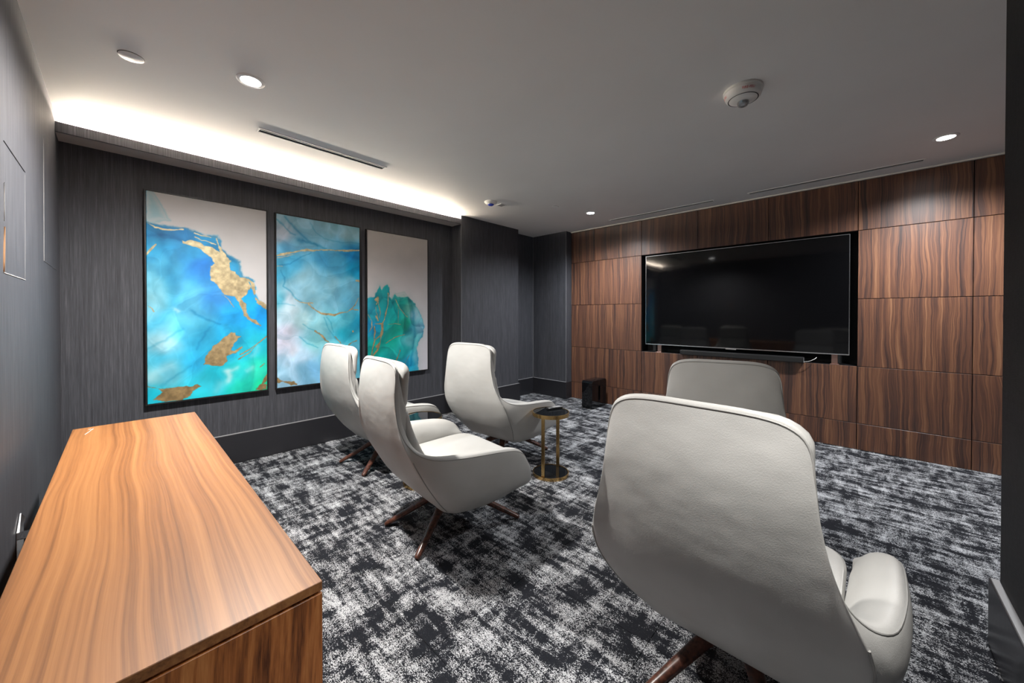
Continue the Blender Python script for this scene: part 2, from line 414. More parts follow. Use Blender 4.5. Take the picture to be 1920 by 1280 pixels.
PAINT={'1':{'ctrl':[(0.044,0.744,40,150,200),(0.135,0.625,70,165,205),(0.333,0.72,45,150,205),(0.436,0.66,35,125,212),(0.042,0.56,110,185,208),(0.736,0.697,45,150,195),(0.027,0.808,40,140,195),(0.234,0.816,40,135,200),(0.445,0.806,40,145,200),(0.712,0.681,50,150,200),(0.077,0.494,125,195,215),(0.35,0.48,90,185,225),(0.536,0.501,60,150,228),(0.694,0.411,25,160,228),(0.906,0.411,12,150,228),(0.863,0.496,20,150,220),(0.14,0.293,155,210,226),(0.263,0.331,85,190,225),(0.384,0.287,45,170,215),(0.074,0.195,75,190,222),(0.346,0.183,40,175,226),(0.493,0.106,30,190,215),(0.732,0.117,40,205,208),(0.903,0.108,40,205,178),(0.973,0.027,25,205,150),(0.773,0.041,25,205,182),(0.418,0.064,45,195,220),(0.105,0.129,105,200,226),(0.021,0.112,125,210,226),(0.04,0.046,25,195,222),(0.417,0.004,35,200,215),(0.861,0.255,30,180,205),(0.612,0.262,25,165,220)],'gray':[(-0.009,0.851),(0.063,0.85),(0.138,0.846),(0.215,0.846),(0.307,0.848),(0.362,0.834),(0.445,0.82),(0.547,0.827),(0.576,0.806),(0.587,0.766),(0.628,0.741),(0.689,0.722),(0.744,0.706),(0.748,0.655),(0.767,0.623),(0.824,0.623),(0.873,0.603),(0.893,0.56),(0.877,0.551),(0.916,0.502),(0.987,0.475),(1.023,0.441),(1.119,1.014),(1.121,1.213),(-0.006,1.064)],'wash':[([(-0.007,1.003),(0.047,0.997),(0.114,0.939),(0.145,0.896),(0.173,0.873),(-0.009,0.852)],(95,175,195),0.55)],'gold':[[(0.26,0.786),(0.28,0.781),(0.307,0.787),(0.347,0.79),(0.396,0.787),(0.431,0.774),(0.473,0.768),(0.517,0.76),(0.568,0.746),(0.55,0.777),(0.539,0.799),(0.528,0.815),(0.544,0.819),(0.552,0.8),(0.583,0.766),(0.62,0.732),(0.666,0.7),(0.654,0.679),(0.658,0.656),(0.704,0.649),(0.728,0.631),(0.767,0.609),(0.807,0.582),(0.817,0.563),(0.807,0.535),(0.786,0.524),(0.752,0.504),(0.803,0.475),(0.802,0.436),(0.836,0.411),(0.906,0.385),(0.95,0.362),(0.945,0.351),(0.897,0.365),(0.819,0.391),(0.777,0.421),(0.76,0.455),(0.727,0.494),(0.703,0.518),(0.603,0.53),(0.573,0.557),(0.544,0.579),(0.486,0.595),(0.482,0.613),(0.478,0.639),(0.492,0.671),(0.525,0.686),(0.509,0.708),(0.473,0.728),(0.416,0.742),(0.375,0.761),(0.327,0.771),(0.273,0.774)],[(0.735,0.622),(0.791,0.622),(0.84,0.616),(0.873,0.593),(0.893,0.541),(0.889,0.531),(0.924,0.499),(0.989,0.477),(1.005,0.434),(0.982,0.454),(0.907,0.489),(0.868,0.536),(0.871,0.531),(0.863,0.56),(0.84,0.601),(0.815,0.603),(0.845,0.578),(0.827,0.559),(0.799,0.586),(0.759,0.609)],[(0.66,0.329),(0.697,0.323),(0.705,0.309),(0.744,0.303),(0.717,0.294),(0.7,0.275),(0.676,0.261),(0.659,0.232),(0.692,0.224),(0.758,0.245),(0.692,0.215),(0.643,0.209),(0.619,0.2),(0.623,0.176),(0.587,0.156),(0.524,0.156),(0.434,0.17),(0.434,0.189),(0.48,0.238),(0.518,0.265),(0.565,0.283),(0.612,0.306)],[(-0.004,0.085),(0.072,0.075),(0.118,0.065),(0.205,0.07),(0.316,0.066),(0.374,0.072),(0.404,0.058),(0.345,0.037),(0.316,0.016),(0.231,0.001),(0.137,0.0),(0.104,0.006),(0.046,0.018),(0.072,0.031),(0.104,0.05),(0.066,0.067)],[(0.884,0.004),(0.929,0.035),(1.01,0.092),(1.01,0.056),(0.973,0.037),(1.001,0.025),(0.991,0.004)]],'gl':[([(-0.003,0.847),(0.027,0.846),(0.063,0.833),(0.106,0.828),(0.157,0.829),(0.208,0.834),(0.267,0.841)],0.015),([(0.362,0.831),(0.417,0.82),(0.495,0.818)],0.006),([(0.361,0.808),(0.445,0.795),(0.535,0.785)],0.007),([(0.001,0.702),(0.032,0.729),(0.068,0.754)],0.013),([(0.999,0.3),(0.931,0.269),(0.817,0.227),(0.741,0.205)],0.008),([(0.913,0.264),(0.834,0.216),(0.724,0.179)],0.007),([(0.583,0.525),(0.654,0.498),(0.69,0.462)],0.006),([(0.975,0.15),(0.934,0.131)],0.007),([(0.01,0.461),(0.029,0.454),(0.048,0.435)],0.008)],'dark':[([(0.328,0.439),(0.378,0.416),(0.436,0.395),(0.496,0.39),(0.558,0.373)],0.012,0.5),([(0.004,0.262),(0.14,0.302),(0.263,0.353)],0.012,0.3),([(0.092,0.081),(0.24,0.139),(0.317,0.166)],0.012,0.3),([(0.473,0.355),(0.421,0.305),(0.369,0.246)],0.012,0.35),([(0.106,0.798),(0.118,0.74),(0.18,0.681)],0.03,0.35),([(0.154,0.647),(0.192,0.585),(0.185,0.509),(0.162,0.442),(0.109,0.407),(0.024,0.36)],0.06,0.45),([(0.008,0.794),(0.106,0.806),(0.253,0.788)],0.02,0.4),([(0.01,0.944),(0.046,0.895),(0.088,0.864)],0.02,0.3),([(0.59,0.753),(0.666,0.716),(0.76,0.716)],0.03,0.5)],'white':[([(0.634,0.127),(0.65,0.097),(0.641,0.069)],0.035,0.7),([(0.715,0.137),(0.65,0.131)],0.03,0.5),([(0.859,0.13),(0.799,0.108)],0.025,0.35),([(0.913,0.249),(0.851,0.196)],0.03,0.3),([(0.196,0.447),(0.209,0.44)],0.02,0.5),([(0.015,0.117),(0.093,0.155),(0.166,0.174)],0.05,0.35),([(0.57,0.054),(0.538,0.028)],0.05,0.3)]},'2':{'ctrl':[(0.047,0.86,175,188,203),(0.063,0.895,178,188,200),(0.071,0.987,150,190,208),(0.332,0.971,142,190,210),(0.693,1.002,138,190,210),(0.889,0.946,145,192,208),(0.085,0.806,85,165,208),(0.247,0.844,112,180,212),(0.507,0.857,120,182,210),(0.164,0.737,65,160,202),(0.506,0.764,62,155,202),(0.888,0.824,25,140,198),(0.938,0.703,5,148,198),(0.691,0.717,72,165,206),(0.33,0.656,130,185,207),(0.596,0.619,125,185,207),(0.245,0.586,132,185,207),(0.045,0.666,62,155,192),(0.02,0.524,82,165,190),(0.122,0.513,175,195,210),(0.886,0.603,110,180,208),(0.121,0.448,170,200,215),(0.415,0.499,120,180,202),(0.689,0.493,112,176,202),(0.885,0.501,92,170,202),(0.081,0.317,202,206,226),(0.285,0.404,162,205,215),(0.413,0.344,122,190,207),(0.688,0.379,92,185,207),(0.784,0.291,32,168,195),(0.935,0.353,22,150,190),(0.413,0.262,122,195,207),(0.159,0.206,192,206,226),(0.283,0.157,172,205,230),(0.118,0.12,172,205,230),(0.324,0.065,132,195,230),(0.411,0.083,122,185,226),(0.039,0.09,162,210,236),(0.687,0.212,100,190,212),(0.883,0.157,90,180,210),(0.025,0.254,200,205,225),(0.834,0.402,80,180,202)],'gray':[],'wash':[],'gold':[[(-0.015,0.059),(0.078,0.036),(0.182,0.024),(0.235,0.005),(0.141,0.006),(0.094,0.029),(0.047,0.035),(0.015,0.026),(-0.015,0.036)]],'gl':[([(-0.008,0.759),(0.125,0.779),(0.247,0.801),(0.348,0.813),(0.435,0.818),(0.506,0.823),(0.598,0.829),(0.692,0.832),(0.788,0.835),(1.011,0.851)],0.02),([(-0.001,0.745),(0.101,0.76),(0.197,0.781)],0.005),([(-0.001,0.698),(0.061,0.702)],0.005),([(0.195,0.514),(0.244,0.502),(0.303,0.491),(0.397,0.492)],0.008),([(0.345,0.485),(0.38,0.467),(0.432,0.449),(0.503,0.429),(0.576,0.423),(0.669,0.419)],0.015),([(0.669,0.419),(0.746,0.434),(0.825,0.437),(0.885,0.461)],0.013),([(0.885,0.461),(0.936,0.486),(0.983,0.532)],0.009),([(0.885,0.461),(0.982,0.452)],0.007),([(0.953,0.647),(1.005,0.646)],0.02),([(0.422,0.321),(0.502,0.292),(0.547,0.263),(0.64,0.232)],0.017),([(0.843,0.222),(0.894,0.24),(0.95,0.248)],0.017),([(0.904,0.316),(0.906,0.309)],0.02),([(0.668,0.284),(0.745,0.239)],0.006)],'dark':[([(0.087,0.988),(0.19,0.936),(0.281,0.895),(0.349,0.869),(0.453,0.848),(0.552,0.832)],0.014,0.55),([(0.009,0.964),(0.086,0.932),(0.15,0.902),(0.198,0.891)],0.009,0.5),([(0.239,0.865),(0.264,0.862)],0.03,0.6),([(0.281,0.868),(0.383,0.853),(0.453,0.844)],0.014,0.6),([(0.367,0.978),(0.436,0.925),(0.58,0.89),(0.74,0.885),(1.001,0.9)],0.008,0.3),([(0.03,0.704),(0.148,0.719),(0.246,0.759),(0.374,0.798)],0.008,0.5),([(0.045,0.675),(0.08,0.638),(0.071,0.59),(0.163,0.54),(0.277,0.497)],0.009,0.5),([(0.749,0.82),(0.888,0.804),(1.001,0.801)],0.03,0.5),([(0.242,0.288),(0.326,0.25),(0.456,0.219)],0.008,0.45),([(0.276,0.363),(0.378,0.331),(0.502,0.297)],0.008,0.4),([(0.567,0.408),(0.64,0.346),(0.64,0.313)],0.008,0.4),([(0.53,0.403),(0.594,0.323),(0.687,0.264)],0.008,0.4),([(0.004,0.479),(0.098,0.484),(0.186,0.474)],0.008,0.3),([(0.919,0.853),(1.001,0.86)],0.012,0.6)],'white':[]},'3':{'ctrl':[(0.066,0.485,42,150,175),(0.212,0.503,25,150,155),(0.306,0.599,25,160,165),(0.424,0.435,5,160,162),(0.637,0.38,5,150,125),(0.663,0.491,95,175,160),(0.448,0.327,5,160,142),(0.387,0.241,5,160,145),(0.153,0.184,5,150,135),(0.21,0.146,5,165,165),(0.572,0.16,20,160,160),(0.662,0.201,95,180,190),(0.768,0.436,135,182,202),(0.848,0.322,115,175,205),(0.741,0.323,75,160,180),(0.766,0.097,95,175,200),(0.635,0.058,20,150,190),(0.032,0.352,15,130,180),(0.076,0.408,30,145,165),(0.561,0.518,10,160,150),(0.586,0.347,10,140,120)],'gray':[],'mass':[(-0.021,0.53),(0.099,0.548),(0.144,0.595),(0.184,0.628),(0.213,0.592),(0.259,0.624),(0.306,0.637),(0.335,0.616),(0.331,0.552),(0.371,0.531),(0.425,0.57),(0.474,0.549),(0.587,0.557),(0.664,0.553),(0.768,0.503),(0.835,0.459),(0.903,0.39),(0.939,0.326),(0.902,0.252),(0.82,0.208),(0.807,0.152),(0.833,0.094),(0.82,0.038),(0.846,-0.021),(-0.025,0.002)],'wash':[([(0.365,0.542),(0.425,0.575),(0.587,0.59),(0.664,0.552),(0.486,0.522)],(120,175,165),0.5)],'gold':[[(0.094,0.526),(0.161,0.549),(0.169,0.518),(0.144,0.491),(0.116,0.475),(0.133,0.512)]],'gl':[([(0.121,0.476),(0.127,0.445),(0.154,0.413)],0.006),([(0.161,0.512),(0.194,0.434),(0.177,0.398)],0.006),([(0.126,0.413),(0.16,0.382)],0.03),([(0.109,0.359),(0.211,0.361)],0.014),([(0.317,0.573),(0.311,0.498),(0.281,0.44),(0.258,0.392)],0.014),([(0.258,0.392),(0.223,0.361),(0.228,0.319),(0.205,0.277)],0.026),([(0.205,0.277),(0.182,0.225),(0.142,0.174),(0.074,0.14)],0.022),([(0.205,0.282),(0.108,0.248),(0.075,0.197),(0.052,0.136)],0.018),([(0.098,0.341),(0.109,0.305),(0.097,0.253)],0.012),([(0.005,0.424),(0.059,0.378),(0.059,0.336),(0.015,0.301)],0.013),([(0.425,0.537),(0.474,0.495),(0.548,0.446),(0.637,0.405)],0.01),([(0.316,0.355),(0.424,0.357),(0.523,0.354)],0.008),([(0.28,0.223),(0.436,0.262),(0.585,0.275)],0.009),([(0.509,0.162),(0.472,0.12),(0.441,0.088)],0.014),([(0.48,0.495),(0.479,0.348)],0.004),([(0.661,0.118),(0.584,0.055)],0.006),([(0.131,0.201),(0.176,0.225)],0.03)],'dark':[([(0.689,0.525),(0.741,0.436),(0.754,0.323),(0.754,0.244),(0.687,0.044)],0.02,0.5),([(0.768,0.503),(0.835,0.459),(0.903,0.39),(0.939,0.326),(0.902,0.252),(0.82,0.208),(0.807,0.152),(0.833,0.094),(0.82,0.038)],0.012,0.5),([(0.33,0.616),(0.311,0.498),(0.269,0.424)],0.016,0.6),([(0.638,0.552),(0.768,0.498)],0.03,0.6),([(0.425,0.559),(0.364,0.472)],0.014,0.5),([(0.715,0.391),(0.701,0.324),(0.611,0.291)],0.03,0.5),([(0.144,0.59),(0.11,0.548)],0.03,0.4),([(0.437,0.543),(0.586,0.424)],0.02,0.4)],'white':[]}}

# ------------------------------------------------------------------ room shell
wl = struct(box_obj('wall_left', (XA - 0.15, XA, YB - 0.15, YT + 0.25, 0, ZC + 0.1), M['wallpaper']))
wb = struct(box_obj('wall_back', (XA, XR, YB - 0.15, YB, 0, ZC + 0.1), M['wallpaper']))
struct(box_obj('wall_right', (XR, XR + 0.15, YP - 0.3, YT + 0.25, 0, ZC + 0.1), M['wallpaper']))
struct(box_obj('wall_entry', (XP, XR, YB, YP, 0, ZC), M['shaded_weave'], bev=0.002))
struct(box_obj('wall_column', (XA, XCOL, YC0, YC1, 0, ZC), M['wallpaper'], bev=0.002))
struct(box_obj('wall_stub', (XA, XSTUB, YSTUB, YT + 0.1, 0, ZC), M['wallpaper'], bev=0.002))
struct(box_obj('ceiling', (XA - 0.15, XR + 0.15, YB - 0.15, YT + 0.25, ZC, ZC + 0.1), M['ceiling']))

# carpet laid as square tiles on the slab
floor = struct(box_obj('floor', (XA, XR, YB, YT + 0.1, -0.12, -0.006), M['black_matte']))
TS = 0.602
def tile_mesh(w, d):
    g = 0.0006
    bm = bmesh.new()
    add_box(bm, g, w - g, g, d - g, -0.006, 0.0, 0)
    top = [e for e in bm.edges if all(abs(v.co.z) < 1e-6 for v in e.verts)]
    bmesh.ops.bevel(bm, geom=top, offset=0.0012, segments=1, affect='EDGES')
    me = bpy.data.meshes.new('carpet_tile'); bm.to_mesh(me); bm.free()
    me.materials.append(M['carpet'])
    return me
tile_cache = {}
xs = sorted([XA, XR] + [-TS * k for k in range(-3, 8) if XA + 0.02 < -TS * k < XR - 0.02])
y_end = YT + 0.02
ys = sorted([YB, y_end] + [0.82 + TS * k for k in range(-2, 8) if YB + 0.02 < 0.82 + TS * k < y_end - 0.02])
for i in range(len(xs) - 1):
    for j in range(len(ys) - 1):
        if xs[i] > XP and ys[j + 1] < YP:
            continue
        w, d = round(xs[i + 1] - xs[i], 4), round(ys[j + 1] - ys[j], 4)
        if (w, d) not in tile_cache:
            tile_cache[(w, d)] = tile_mesh(w, d)
        new_obj('carpet_tile', tile_cache[(w, d)], None, floor, (xs[i], ys[j], 0))

# baseboards
def baseboard(name, dims):
    return struct(box_obj(name, dims, M['baseboard'], bev=0.006, seg=3))
BT = 0.022
baseboard('baseboard_left', (XA, XA + BT, YB, YC0, 0, BBH))
bm = bmesh.new()
add_box(bm, XCOL, XCOL + BT, YC0 - BT, YC1 + BT, 0, BBH, 0.006, 3)
add_box(bm, XA, XCOL, YC0 - BT, YC0, 0, BBH, 0.006, 3)
add_box(bm, XA, XCOL, YC1, YC1 + BT, 0, BBH, 0.006, 3)
struct(bm_obj('baseboard_column', bm, M['baseboard']))
bm = bmesh.new()
add_box(bm, XA, XA + BT, YC1 + BT, YSTUB, 0, BBH, 0.006, 3)
add_box(bm, XA + BT, XSTUB + 0.012, YSTUB - BT, YSTUB, 0, BBH, 0.006, 3)
add_box(bm, XSTUB, XSTUB + 0.012, YSTUB, YT, 0, BBH, 0.006, 3)
struct(bm_obj('baseboard_corner', bm, M['baseboard']))
baseboard('baseboard_back', (XA + BT, XP, YB, YB + BT, 0, BBH))
bm = bmesh.new()
add_box(bm, XP - 0.026, XP, YB + BT, YP + 0.018, 0, BBH, 0.006, 3)
add_box(bm, XP, XR, YP, YP + 0.018, 0, BBH, 0.006, 3)
struct(bm_obj('baseboard_right', bm, M['baseboard']))

# highlight painted as a pale strip along baseboard tops; pale beads down papered corners
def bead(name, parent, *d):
    box_obj(name, d, M['caulk_glint'], parent, bev=0.0006)
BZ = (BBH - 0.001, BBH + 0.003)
OB = bpy.data.objects
bead('top_highlight', OB['baseboard_left'], XA, XA + BT - 0.005, YB + BT, YC0 - BT, *BZ)
bead('top_highlight', OB['baseboard_column'], XCOL, XCOL + BT - 0.005, YC0, YC1, *BZ)
bead('top_highlight', OB['baseboard_column'], XA + BT, XCOL, YC0 - BT + 0.005, YC0, *BZ)
bead('top_highlight', OB['baseboard_corner'], XA, XA + BT - 0.005, YC1 + BT, YSTUB - BT, *BZ)
bead('top_highlight', OB['baseboard_corner'], XA + BT, XSTUB, YSTUB - BT + 0.005, YSTUB, *BZ)
bead('top_highlight', OB['baseboard_right'], XP - 0.021, XP, YB + BT, YP + 0.012, *BZ)
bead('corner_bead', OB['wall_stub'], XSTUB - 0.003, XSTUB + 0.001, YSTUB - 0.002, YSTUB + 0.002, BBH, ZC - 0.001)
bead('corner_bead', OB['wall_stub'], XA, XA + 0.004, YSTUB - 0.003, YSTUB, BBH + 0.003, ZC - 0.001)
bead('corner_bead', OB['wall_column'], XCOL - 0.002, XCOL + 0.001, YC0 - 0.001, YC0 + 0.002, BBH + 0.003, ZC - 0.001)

# cove: soffit box with papered fascia, trough open to the ceiling
bm = bmesh.new()
add_box(bm, XA, XCOL - 0.012, YB, YC0, 2.490, 2.502)
struct(bm_obj('trim_1', bm, M['soffit']))
struct(box_obj('trim_2', (XCOL - 0.012, XCOL, YB, YC0, 2.490, 2.556), M['wallpaper'], bev=0.001))
led = thing('led_strip', 'glowing cove light strip hidden behind the fascia above the paintings', 'strip light', (XCOL - 0.075, YB + 0.05, 2.502))
box_obj('tape_base', (-0.012, 0.012, 0, YC0 - YB - 0.1, 0, 0.050), M['white_plastic'], led)
box_obj('diffuser', (-0.008, 0.008, 0.01, YC0 - YB - 0.11, 0.050, 0.060), M['led'], led)

# wood wall: dark substrate with the television niche, panels standing proud of it
PX = [XSTUB + 0.002, -2.893, -2.170, -1.452, -0.730, -0.012, 0.692, 1.40, XR]
PZ = [0.0, 0.254, 0.806, 1.457, 2.116, ZC - 0.012]
NX0, NX1, NZ0, NZ1 = PX[2], PX[5], PZ[2], PZ[4]
def backing(name, *d):
    return struct(box_obj(name, d, M['black_matte']))
backing('wall_front', XA, XR, YT + 0.20, YT + 0.25, 0, ZC)
wf_l = backing('wall_front_left', XSTUB, NX0, YT + 0.018, YT + 0.20, 0, ZC)
wf_r = backing('wall_front_right', NX1, XR, YT + 0.018, YT + 0.20, 0, ZC)
wf_d = backing('wall_front_lower', NX0, NX1, YT + 0.018, YT + 0.20, 0, NZ0 - 0.004)
wf_u = backing('wall_front_upper', NX0, NX1, YT + 0.018, YT + 0.20, NZ1 + 0.004, ZC)
GAP = 0.0026
def panel(x0, x1, z0, z1):
    wf = wf_l if x1 <= NX0 + 1e-6 else wf_r if x0 >= NX1 - 1e-6 else wf_u if z0 > 1 else wf_d
    box_obj('wood_panel', (x0 + GAP, x1 - GAP, YT, YT + 0.018, z0 + GAP, z1 - GAP), M['wood_panel'], wf, bev=0.0012)
for r in range(5):
    z0, z1 = PZ[r], PZ[r + 1]
    cols = [(PX[0], PX[1]), (PX[1], PX[2])] if r >= 3 else [(PX[0], PX[2])]
    if r in (0, 1, 4):
        cols += [(PX[2], PX[3]), (PX[3], PX[4]), (PX[4], PX[5])]
    cols += [(PX[5], PX[6]), (PX[6], PX[7]), (PX[7], PX[8])]
    for a, b in cols:
        panel(a, b, z0, z1)
# wood shelf at the bottom of the niche
box_obj('niche_shelf', (NX0 + GAP, NX1 - GAP, YT + 0.018, YT + 0.20, NZ0 - 0.004, NZ0 + 0.001), M['black_plastic'], wf_d)
struct(box_obj('trim_3', (XSTUB + 0.002, XR, YT - 0.020, YT + 0.01, ZC - 0.012, ZC), M['trim_pale'], bev=0.001))

# cut marks and torn paper left on the back wall (thin raised slivers)
def sliver(name, x0, z0, x1, z1, w, mat, th=0.0022, y=YB):
    d = Vector((x1 - x0, 0, z1 - z0)); n = d.length; d.normalize(); s = Vector((-d.z, 0, d.x)) * w / 2
    bm = bmesh.new()
    rnd = random.Random(int(abs(x0 * 1000 + z1 * 777)))
    k = max(2, int(n / 0.03))
    rows = []
    for i in range(k + 1):
        p = Vector((x0, y, z0)) + d * (n * i / k)
        ww = (0.45 + 1.1 * rnd.random()) if 0 < i < k else 0.3
        rows.append([bm.verts.new(p + s * ww), bm.verts.new(p - s * ww), bm.verts.new(p - s * ww * 0.6 + Vector((0, th, 0))), bm.verts.new(p + s * ww * 0.6 + Vector((0, th, 0)))])
    for a, b in zip(rows[:-1], rows[1:]):
        for q in range(4):
            bm.faces.new((a[q], a[(q + 1) % 4], b[(q + 1) % 4], b[q]))
    bm.faces.new(rows[0]); bm.faces.new(rows[-1])
    return bm_obj(name, bm, mat, wb)
sliver('cut_mark', -2.25, 1.93, -2.68, 1.93, 0.004, M['slit'])
sliver('cut_mark', -2.68, 1.92, -2.66, 1.456, 0.0016, M['cut_pale'], 0.0006)
sliver('cut_mark', -2.25, 1.78, -2.248, 1.64, 0.003, M['plaster'])
sliver('cut_mark', -2.249, 1.62, -2.228, 1.455, 0.012, M['cardboard'], 0.003)
sliver('cut_mark', -2.225, 1.453, -2.665, 1.455, 0.0028, M['plaster'])
sliver('cut_mark', -3.26, 2.28, -3.23, 1.596, 0.0028, M['cut_pale'])
sliver('cut_mark', -3.23, 1.596, -3.80, 1.593, 0.0018, M['cut_pale'])

# ------------------------------------------------------------------ ceiling fittings
for k, (x, y, watts, col, label) in enumerate(DOWNLIGHTS):
    d = thing('ceiling_light', label, 'ceiling light', (x, y, ZC), 0, 'recessed downlights')
    lathe_obj('trim_ring', [(0.046, 0.0), (0.066, 0.0), (0.066, -0.004), (0.060, -0.007), (0.048, -0.006), (0.046, 0.0)], M['white_metal'], d)
    lathe_obj('lens', [(0.0, -0.002), (0.047, -0.002), (0.047, 0.0005), (0.0, 0.0005)], M['lamp_lens'], d)
    ld = bpy.data.lights.new('downlight_lamp', 'SPOT')
    ld.energy = watts; ld.color = col; ld.spot_size = R(164 if k == 0 else 154 if k < 3 else 80); ld.spot_blend = 1.0; ld.shadow_soft_size = 0.05
    lo = bpy.data.objects.new('downlight_lamp', ld); COL.objects.link(lo)
    lo.parent = d; lo.location = (0, 0, -0.06)

cp = thing('sprinkler_cover', 'flat round sprinkler cover plate in ceiling above the credenza', 'ceiling plate', (-2.681, 0.04, ZC))
lathe_obj('plate', [(0.0, -0.006), (0.044, -0.006), (0.047, -0.004), (0.047, -0.001), (0.044, 0.0), (0.0, 0.0)], M['white_metal'], cp)
lathe_obj('shadow_gap', [(0.0, -0.0005), (0.049, -0.0005), (0.049, 0.0), (0.0, 0.0)], M['slit'], cp)

cp2 = thing('sprinkler_cover', 'small round ceiling disc beside the far corner downlight', 'ceiling plate', (-2.663, 3.579, ZC))
lathe_obj('plate', [(0.0, -0.010), (0.040, -0.010), (0.043, -0.007), (0.043, -0.004), (0.0, -0.004)], M['white_metal'], cp2)
lathe_obj('neck', [(0.0, 0.0), (0.034, 0.0), (0.034, -0.004), (0.0, -0.004)], M['slit'], cp2)

sd = thing('motion_sensor', 'round white ceiling sensor with a blue lens near the column', 'sensor', (-3.095, 2.925, ZC))
lathe_obj('body', [(0.0, 0.0), (0.072, 0.0), (0.073, -0.006), (0.062, -0.020), (0.040, -0.028), (0.0, -0.028)], M['white_plastic'], sd)
lathe_obj('lens', [(0.036, -0.027), (0.034, -0.036), (0.022, -0.044), (0.0, -0.047)], M['blue_lens'], sd)
sp_ = thing('ceiling_plate', 'small square grey plate in ceiling beside the blue-lens sensor', 'ceiling plate', (-3.085, 3.085, ZC))
box_obj('frame', (-0.042, 0.042, -0.042, 0.042, -0.007, 0), M['white_plastic'], sp_, bev=0.002)
box_obj('insert', (-0.034, 0.034, -0.034, 0.034, -0.009, -0.006), M['grey_plastic'], sp_, bev=0.001)

# slot diffusers
def slot_vent(label, x0, x1, y0, y1, along):
    v = thing('slot_vent', label, 'air vent', ((x0 + x1) / 2, (y0 + y1) / 2, ZC), 0, 'linear slot vents')
    w, h = (x1 - x0) / 2, (y1 - y0) / 2
    bm = bmesh.new()
    e = 0.012
    add_box(bm, -w, w, -h, -h + e, -0.005, 0, 0.001); add_box(bm, -w, w, h - e, h, -0.005, 0, 0.001)
    add_box(bm, -w, -w + e, -h + e, h - e, -0.005, 0, 0.001); add_box(bm, w - e, w, -h + e, h - e, -0.005, 0, 0.001)
    bm_obj('frame', bm, M['white_metal'], v)
    box_obj('slot', (-w + e, w - e, -h + e, h - e, -0.0008, 0), M['slit'], v)
    if along == 'y':
        box_obj('blade', (0.006, 0.011, -h + e, h - e, -0.004, 0), M['white_metal'], v)
    else:
        box_obj('blade', (-w + e, w - e, 0.006, 0.011, -0.004, 0), M['white_metal'], v)
    return v
slot_vent('white linear slot vent in the ceiling above the paintings', -3.116, -3.037, 0.66, 1.612, 'y')
slot_vent('linear slot vent in ceiling along the wood wall, left of the two', -2.51, -1.205, 4.60, 4.675, 'x')
slot_vent('linear slot vent in ceiling along the wood wall, right of the two', -0.878, 0.398, 4.60, 4.675, 'x')

# strobe alarm with lettering
fa = thing('fire_alarm', 'white round ceiling fire alarm with red FIRE-FEU lettering and clear strobe', 'fire alarm', (-0.497, 2.478, ZC))
lathe_obj('mount', [(0.0, 0.0), (0.098, 0.0), (0.100, -0.004), (0.100, -0.014), (0.097, -0.017), (0.0, -0.017)], M['white_plastic'], fa)
fah = lathe_obj('housing', [(0.097, -0.016), (0.096, -0.024), (0.088, -0.046), (0.074, -0.056), (0.0, -0.056)], M['white_plastic'], fa)
lathe_obj('collar', [(0.073, -0.055), (0.070, -0.058), (0.050, -0.066), (0.034, -0.070), (0.0, -0.070)], M['white_plastic'], fa)
lathe_obj('groove', [(0.075, -0.0555), (0.0765, -0.0565), (0.073, -0.0572), (0.0715, -0.0565)], M['slit'], fa)
fas = lathe_obj('strobe', [(0.030, -0.068), (0.030, -0.082), (0.024, -0.092), (0.012, -0.097), (0.0, -0.098)], M['clear_lens'], fa)
lathe_obj('reflector', [(0.022, -0.0702), (0.018, -0.080), (0.006, -0.086), (0.0, -0.086)], M['steel'], fas, n=8)
def wrap_text(txt, size, ang0, mat, parent):
    cu = bpy.data.curves.new('lettering_source', 'FONT')
    cu.body = txt; cu.size = size; cu.align_x = 'CENTER'; cu.resolution_u = 3
    ob = bpy.data.objects.new('lettering_source', cu); COL.objects.link(ob)
    dg = bpy.context.evaluated_depsgraph_get()
    me0 = ob.evaluated_get(dg).to_mesh()
    vs = [(v.co.x, v.co.y) for v in me0.vertices]; fs = [tuple(p.vertices) for p in me0.polygons]
    ob.evaluated_get(dg).to_mesh_clear()
    bpy.data.objects.remove(ob); bpy.data.curves.remove(cu)
    out = []
    for (x, y) in vs:
        z = -0.0405 + y                       # on the slanted housing side
        f = (z + 0.046) / 0.022
        r = 0.088 + f * 0.008 + 0.0012
        a = ang0 + x / 0.092
        out.append((r * math.cos(a), r * math.sin(a), z))
    me = bpy.data.meshes.new('lettering'); me.from_pydata(out, [], fs); me.update()
    return new_obj('lettering', me, mat, parent)
camdir = math.atan2(-2.478, 0.497)
wrap_text('FIRE-FEU', 0.0165, camdir + 0.30, M['red_print'], fah)
wrap_text('FIRE-FEU', 0.0165, camdir - 1.40, M['red_print'], fah)

# ------------------------------------------------------------------ paintings
def vnoise(u, v, seed, fx, fy):
    rs = np.random.RandomState(seed)
    nx, ny = int(fx) + 3, int(fy) + 3
    g = rs.rand(ny, nx)
    x, y = u * fx, v * fy
    xi, yi = np.clip(np.floor(x).astype(int), 0, nx - 2), np.clip(np.floor(y).astype(int), 0, ny - 2)
    tx, ty = np.clip(x - xi, 0, 1), np.clip(y - yi, 0, 1)
    tx, ty = tx * tx * (3 - 2 * tx), ty * ty * (3 - 2 * ty)
    return (g[yi, xi] * (1 - tx) + g[yi, xi + 1] * tx) * (1 - ty) + (g[yi + 1, xi] * (1 - tx) + g[yi + 1, xi + 1] * tx) * ty - 0.5
def fbm(u, v, seed, f, asp=2.07, octv=4):
    s, a = 0, 1.0
    for k in range(octv):
        s = s + a * vnoise(u, v, seed + k * 17, f * 2 ** k, f * asp * 2 ** k); a *= 0.5
    return s
ASP = 2.07            # canvas height over width: distances are in canvas widths
